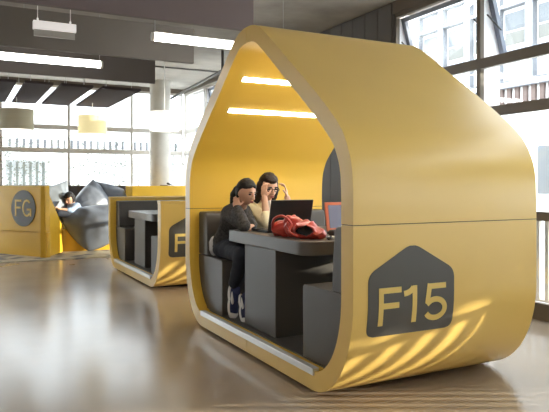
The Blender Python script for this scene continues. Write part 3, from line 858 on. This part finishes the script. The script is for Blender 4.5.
bm = nb(); prism_z(bm, [(-.18, 8.86), (.95, 8.80), (1.22, 9.25), (1.25, 9.9), (.4, 10.3), (-1.0, 10.3), (-1.2, 9.3), (-.62, 8.45), (-.42, 8.5)], .0125, .42); obj('seat_base', bm, M['nest'], nest, bevel=.006)
bm = nb(); panel(bm, (-1.5, 10.42), (.35, 10.42), .02, 1.185, .08); panel(bm, (.35, 10.42), (1.22, 9.95), .02, 1.185, .08); obj('back_panel', bm, M['nestback'], nest)
bm = nb(); panel(bm, (-1.5, 10.41), (.35, 10.41), 1.186, 1.20, .1); panel(bm, (.35, 10.41), (1.22, 9.94), 1.186, 1.20, .1); obj('top_edge', bm, M['olive'], nest)
bm = nb(); panel(bm, (1.23, 9.93), (1.18, 9.22), .02, 1.19, .07); panel(bm, (1.18, 9.2), (2.45, 9.2), .02, 1.19, .07); obj('end_panel', bm, M['nest'], nest, bevel=.006)
# round FG sign on the slanting front panel
pA, pB = Vector(cur[4]), Vector(cur[8])
sd = (pA-pB).normalized(); sd3 = Vector((sd.x, sd.y, 0)); sn = Vector((sd.y, -sd.x, 0)); sn = sn if sn.dot(Vector((-1, -1, 0))) > 0 else -sn
sc = Vector((*((Vector(cur[5])+Vector(cur[6]))/2 ), .815)) + sn*.010
sc = Vector((-.845, 8.46, .815)) + sn*.008
bm = nb(); tube(bm, sc - sn*.012, sc + sn*.006, .305, 48); sgn = obj('round_sign', bm, M['sign'], fp, smooth=True); sgn['label'] = 'dark grey round sign reading FG'
def letters_plane(par, specs, s, c, ex, ey, en):
    for ch, x, z, w, h in specs:
        bm = nb()
        for k, st in enumerate(glyph(ch, x, z, w, h, s)):
            for q in stroke(subdiv_stroke(st), s):
                a = [bm.verts.new(c + ex*u + ey*v + en*(.003+.001*k)) for u, v in q]; b = [bm.verts.new(c + ex*u + ey*v - en*.003) for u, v in q]
                for i in range(4): bm.faces.new((a[i], a[(i+1) % 4], b[(i+1) % 4], b[i]))
                bm.faces.new(a); bm.faces.new(b[::-1])
        obj('lettering', bm, M['letter'], par)
letters_plane(fp, [('F', -.205, -.135, .165, .28), ('G', -.015, -.14, .225, .29)], .034, sc + sn*.008, sd3, Z, sn)
# rug under the nest
struct_r = tag(obj('rug', B(-3.5, 2.5, 7.74, 10.85, 0, .012), M['rug']), 'mottled beige and grey rug under the yellow reading nest', 'rug')
np_shift = Vector((-.03, -.02, -.05))
# small dark thing on the yellow end panel
b = nb(); cone(b, (1.90, 9.235, 1.235), (1.97, 9.235, 1.208), .022, .014, 10); cone(b, (1.97, 9.235, 1.208), (2.03, 9.235, 1.204), .014, .010, 10); cone(b, (1.75, 9.235, 1.199), (1.89, 9.235, 1.199), .008, .008, 8)
tag(obj('dark_object', b, M['rubber'], smooth='all'), 'small dark object lying on top of the yellow nest panel by the column', 'small object')

def beanbag(label, cs, th, m, seed, pinch=.02, ex=.50):
    """pillow between four corner points (in order round), swollen by th on both sides"""
    P = [Vector(c) for c in cs]; n = 36
    ctr = sum(P, Vector())/4; nr = (P[2]-P[0]).cross(P[3]-P[1]).normalized()
    bm = nb(); G = {}
    for side in (1, -1):
        for i in range(n+1):
            for j in range(n+1):
                s, t = i/n, j/n
                if side < 0 and (i in (0, n) or j in (0, n)): G[side, i, j] = G[1, i, j]; continue
                p = (P[0]*(1-s) + P[1]*s)*(1-t) + (P[3]*(1-s) + P[2]*s)*t
                es, et = math.sin(PI*s), math.sin(PI*t)
                # sides pull inwards between the corners
                p = p + (ctr-p)*(pinch*(es*(1-et)**2 + et*(1-es)**2))
                h = (es*et)**ex
                w = noise.noise(p*3.5 + Vector((seed, 0, side*3)))*.045 + noise.noise(p*9 + Vector((seed, 2, 0)))*.010
                rad = math.sin(9*math.atan2(t-.5, s-.5) + seed)*.007*(1-es*et)
                G[side, i, j] = bm.verts.new(p + nr*side*(th*h + (w+rad)*min(1, 2*h)))
    for side in (1, -1):
        for i in range(n):
            for j in range(n):
                q = [G[side, i, j], G[side, i+1, j], G[side, i+1, j+1], G[side, i, j+1]]
                bm.faces.new(q if side > 0 else q[::-1])
    o = tag(obj('beanbag', bm, M[m], None, smooth='all'), label, 'beanbag', 'grey beanbags in the nest')
    return o
beanbag('large grey beanbag drooping to a point at the front of the nest', [(-.20, 8.90, .68), (.72, 8.84, .84), (.90, 8.76, .34), (.25, 8.66, .02)], .33, 'bag', 3, -.20, .62)
beanbag('pale grey beanbag with an upright corner behind the slanting yellow side panel', [(-.42, 9.10, 1.16), (.0, 9.40, 1.30), (.02, 9.12, .50), (-.34, 8.78, .52)], .11, 'bagL', 8)
beanbag('blue-grey beanbag with a raised corner behind the reading person', [(.06, 9.30, .86), (.52, 9.62, 1.32), (.92, 9.42, .80), (.35, 9.15, .56)], .17, 'bag', 14, -.10)
beanbag('dark blue-grey beanbag farthest right in the nest against the back', [(.55, 9.75, 1.28), (1.10, 9.55, 1.12), (1.12, 9.25, .72), (.62, 9.5, .74)], .15, 'bagD', 21, -.10)
beanbag('grey beanbag lying flat beneath the reading person', [(-.36, 8.92, .66), (.35, 8.98, .70), (.40, 9.35, .64), (-.25, 9.45, .66)], .14, 'bagD', 30)

# person lying and reading
np_ = empty('person', (.05, 9.1, .80), 'person in light blue shirt lounging among the beanbags and reading', 'person')
hc = Vector((.015, 9.06, 1.005)); lk = Vector((-.75, -.60, -.45)); f3, r3, u3 = frame(lk)
b = nb(); pel = Vector((.02, 8.98, .74)); nk = Vector((.07, 9.12, .93))
rr = Vector((-.55, .80, 0)).normalized()
head(b, hc, f3, r3, u3); cone(b, nk, hc - u3*.07, .045, .042)
loft(b, [(pel - Z*.06, rr, Vector((rr.y, -rr.x, 0)), .10, .08), (pel, rr, Vector((rr.y, -rr.x, 0)), .14, .10), (pel.lerp(nk, .5) + Vector((.05, .02, 0)), rr, Vector((rr.y, -rr.x, 0)), .13, .09), (pel.lerp(nk, .85) + Vector((.02, .01, 0)), rr, Vector((rr.y, -rr.x, 0)), .14, .08), (nk, rr, Vector((rr.y, -rr.x, 0)), .05, .05)])
shs = [Vector((-.03, 9.22, .90)), Vector((.14, 8.98, .88))]; els = [Vector((-.16, 9.05, .80)), Vector((.0, 8.82, .80))]; wrs = [Vector((-.27, 8.90, .86)), Vector((-.20, 8.78, .83))]
kns = [Vector((-.30, 8.88, .80)), Vector((-.26, 8.74, .76))]; ans = [Vector((-.38, 8.98, .66)), Vector((-.40, 8.84, .62))]
hps = [pel + rr*.07, pel - rr*.07]
for i in (0, 1):
    limb(b, [shs[i], els[i], wrs[i]], [.042, .034, .024]); limb(b, [hps[i], kns[i], ans[i]], [.07, .05, .034])
    hand(b, wrs[i], (-.6, -.5, .2), (0, 0, -1), (0, .5, .5), .7)
bd = remeshed('body', b, .006, M['skin'], np_, 2)
face_bits(np_, bd, hc, f3, r3, u3, closed=True)
b = nb(); loft(b, [(pel - Z*.02, rr, Vector((rr.y, -rr.x, 0)), .15, .11), (pel.lerp(nk, .5) + Vector((.05, .02, 0)), rr, Vector((rr.y, -rr.x, 0)), .15, .11), (pel.lerp(nk, .85) + Vector((.02, .01, 0)), rr, Vector((rr.y, -rr.x, 0)), .155, .10), (nk, rr, Vector((rr.y, -rr.x, 0)), .06, .06)])
for i in (0, 1): limb(b, [shs[i], els[i], els[i].lerp(wrs[i], .25)], [.058, .048, .042])
remeshed('shirt', b, .009, M['bluewear'], np_, 4, .006, 16)
b = nb()
for i in (0, 1): limb(b, [hps[i], kns[i], kns[i].lerp(ans[i], .95)], [.082, .062, .045])
remeshed('trousers', b, .010, M['denim'], np_, 4)
b = nb(); hair_cap(b, hc, f3, r3, u3, 1.03, .38); remeshed('hair', b, .007, M['hair'], np_, 2, .004, 40)
bm = nb(); obox(bm, (-.30, 8.78, .895), (.6, -.75, 0), (.5, .4, .6), Vector((.6, -.75, 0)).cross(Vector((.5, .4, .6))), .14, .20, .014)
tablet = tag(obj('tablet', bm, M['black'], bevel=.004), 'dark tablet held by the person lounging in the nest', 'tablet')

np_.location += np_shift; tablet.location += np_shift

# ------------------------------------------------------------------ outdoors
GZ = -.35
tag(obj('paving', B(-40, 60, -40, 60, GZ-.3, GZ), M['outground']), 'bright pale paving outside the windows', 'ground', kind='structure')
# railing just outside the right windows: its bars stripe the sunlight
rl = empty('balcony_railing', (3.25, -1, GZ), 'metal railing with upright bars outside the right windows', 'railing')
obj('top_rail', B(3.22, 3.28, -7.0, 3.2, .86, .90), M['rail'], rl)
obj('bottom_rail', B(3.23, 3.27, -7.0, 3.2, .06, .09), M['rail'], rl)
yy = 3.1; proto = None
while yy > -6.9:
    if proto is None:
        proto = obj('baluster', B(3.235, 3.265, yy-.022, yy+.022, .09, .86), M['rail'], rl)
    else:
        c = proto.copy(); C.objects.link(c); c.location = (0, yy-3.1, 0)
    yy -= .105
bm = nb()
for q in (-6.8, -3.5, 0, 3.1): box(bm, 3.22, 3.28, q-.03, q+.03, GZ, .86)
obj('support_post', bm, M['rail'], rl)
# white building across the street on the right
fb = empty('white_building', (12, 20, GZ), 'white building with window bands and dark slats outside the right windows', 'building')
obj('facade', B(10, 14, 4.6, 46, GZ, 8.5), M['facade'], fb)
bm = nb(); box(bm, 9.80, 10, 4.6, 46, 5.95, 6.15); box(bm, 9.88, 10, 4.6, 46, 5.46, 5.54); box(bm, 9.85, 10, 4.6, 46, 3.54, 3.66); box(bm, 9.85, 10, 4.6, 46, 2.84, 2.95); obj('cornice', bm, M['facade'], fb)
bm = nb()
for z_ in (5.44, 5.93, 3.67, 3.52): box(bm, 9.83, 9.999, 4.62, 45.9, z_, z_+.025)
obj('ledge_line', bm, M['fline'], fb)
for k in range(22):
    y0 = 5.29 + k*.97
    bm = nb(); box(bm, 9.86, 10, y0-.09, y0+.09, 3.67, 5.94); pl = obj('pilaster', bm, M['facade'], fb)
    bm = nb(); box(bm, 9.85, 9.999, y0-.115, y0-.0905, 3.72, 5.92); box(bm, 9.85, 9.999, y0+.0905, y0+.115, 3.72, 5.92); obj('edge_line', bm, M['fline'], pl)
    bm = nb(); box(bm, 9.96, 10, y0+.16, y0+.82, 4.50, 5.38); wf = obj('window', bm, M['facade'], fb)
    bm = nb(); box(bm, 9.945, 9.958, y0+.21, y0+.77, 4.90, 5.33); obj('pane', bm, M['fwin'], wf)
    bm = nb(); box(bm, 9.945, 9.958, y0+.21, y0+.77, 4.55, 4.86); obj('blind', bm, M['fwin2'], wf)
    bm = nb(); box(bm, 9.96, 10, y0+.1, y0+.88, .9, 2.2); wf = obj('window', bm, M['facade'], fb)
    bm = nb(); box(bm, 9.945, 9.958, y0+.18, y0+.8, 1.0, 2.1); obj('pane', bm, M['fwin'], wf)
bm = nb(); y0 = 5.0
while y0 < 26:
    box(bm, 9.93, 10, y0, y0+.115, 2.96, 3.53); y0 += .235
obj('slat_band', bm, M['slat'], fb)
# white building beyond the far windows
fb = empty('pale_building', (0, 24, GZ), 'pale building with a balcony railing outside the far left windows', 'building')
obj('facade', B(-40, 8.5, 22, 26, GZ, 9), M['facade'], fb)
bm = nb(); box(bm, -40, 8.5, 21.0, 22, 2.12, 2.40); obj('balcony_slab', bm, M['facade'], fb)
bm = nb(); xx = -8.0
while xx < 6:
    box(bm, xx, xx+.10, 20.98, 21.02, 2.42, 2.86); xx += .235
obj('balcony_slats', bm, M['greyslat'], fb)
bm = nb(); xx = -.6
while xx < 1.2:
    box(bm, xx, xx+.07, 21.8, 22, .2, 2.05); xx += .23
obj('fin_screen', bm, M['greenslat'], fb)

def tree(loc, h0, h1, rad, n, leaf, m, label, seed, far=False):
    rnd = random.Random(seed); x0, y0, z0 = loc
    t = empty('outdoor_tree', loc, label, 'tree', 'street trees outside')
    bm = nb(); cone(bm, (x0, y0, z0), (x0, y0, h0 + (2.6 if far else .4)), .05 if far else .14, .03 if far else .09, 12)
    for k in range(0 if far else 7):
        a = k*2.4; cone(bm, (x0, y0, h0 + .1*k), (x0 + rad*.6*math.cos(a), y0 + rad*.6*math.sin(a), h0 + (h1-h0)*(.3+.08*k)), .05, .02, 8)
    obj('trunk', bm, M['palebark' if far else 'bark'], t)
    bm = nb()
    for k in range(n):
        while True:
            p = Vector((rnd.uniform(-1, 1), rnd.uniform(-1, 1), rnd.uniform(-1, 1)))
            if (p.length < 1 if far else p.x*p.x + p.y*p.y < 1) and noise.noise(Vector((p.x*2.5+seed, p.y*2.5, p.z*2.5))) > -.25: break
        c = Vector((x0 + p.x*rad, y0 + p.y*rad, (h0+h1)/2 + p.z*(h1-h0)/2))
        a = Vector((rnd.gauss(0, 1), rnd.gauss(0, 1), rnd.gauss(0, 1))).normalized(); u, v, d = basis(a); l = leaf*rnd.uniform(.7, 1.3)
        q = [c - u*l*.5, c + v*l*.32 + d*l*.06, c + u*l*.5, c - v*l*.32 + d*l*.06]
        bm.faces.new([bm.verts.new(w_) for w_ in q])
    obj('foliage', bm, M[m], t)
for k, (q, sd_) in enumerate((((8.0, -4.6, GZ), 5), ((8.4, -1.5, GZ), 9), ((7.8, -7.8, GZ), 13))):  # unseen trees added to keep direct sun off the upper pod
    tree(q, 1.93, 5.0, 1.56, 4200, .26, 'leaf', 'leafy tree added beyond the right windows to shade the low sun, outside the frame', sd_)
for q, sd_, lb in (((-.6, 17.5, GZ), 17, 'thin pale leafy tree seen through the far window at the left edge'), ((2.4, 17.9, GZ), 23, 'thin pale leafy tree seen through the far window above the reading nest'),
                   ((5.2, 17.6, GZ), 31, 'thin pale leafy tree seen through the far window beside the concrete column')):
    tree(q, .2, 3.2, 1.42, 1500, .075, 'paleleaf', lb, sd_, True)
# unseen cabinet added to keep the sun off the table pedestal in the pod
t = empty('sun_block_cabinet', (2.60, -.11, 0), 'low grey cabinet added under the window to block the sun, outside the frame', 'cabinet')
obj('body', B(2.42, 2.785, -.74, .52, 0, .88), M['pier'], t, bevel=.004)
for a, b_ in ((-.73, -.115), (-.105, .51)): obj('door', B(2.402, 2.419, a, b_, .05, .86), M['pier'], t, bevel=.003)

# ------------------------------------------------------------------ light
w = bpy.data.worlds.new('sky'); bpy.context.scene.world = w; w.use_nodes = True
bg = w.node_tree.nodes['Background']; bg.inputs['Color'].default_value = (.90, .95, 1.0, 1); bg.inputs['Strength'].default_value = 5.2
sun = bpy.data.lights.new('sun', 'SUN'); sun.energy = 6.8; sun.angle = math.radians(.5); sun.color = (1, .90, .74)
so = bpy.data.objects.new('sun', sun); C.objects.link(so)
e = math.radians(9.0); ds = Vector((.8887*math.cos(e), -.4585*math.cos(e), math.sin(e)))
so.rotation_euler = ds.to_track_quat('Z', 'Y').to_euler(); so.location = (12, -6, 5)

# ------------------------------------------------------------------ camera
cam = bpy.data.cameras.new('camera'); co = bpy.data.objects.new('camera', cam); C.objects.link(co)
co.location = (-1.832, -2.656, 1.215); co.rotation_euler = (PI/2, 0, -math.radians(27.29))
cam.sensor_width = 36; cam.lens = 614/549*36; cam.shift_y = -21.5/549; cam.clip_start = .05
sc_ = bpy.context.scene; sc_.camera = co
sc_.view_settings.view_transform = 'Standard'; sc_.view_settings.look = 'None'; sc_.view_settings.gamma = 1; sc_.view_settings.use_curve_mapping = False
sc_.view_settings.exposure = 0.80
sc_.cycles.use_denoising = True
sc_.cycles.max_bounces = 10; sc_.cycles.diffuse_bounces = 6; sc_.cycles.transparent_max_bounces = 16
sc_.cycles.sample_clamp_indirect = 8
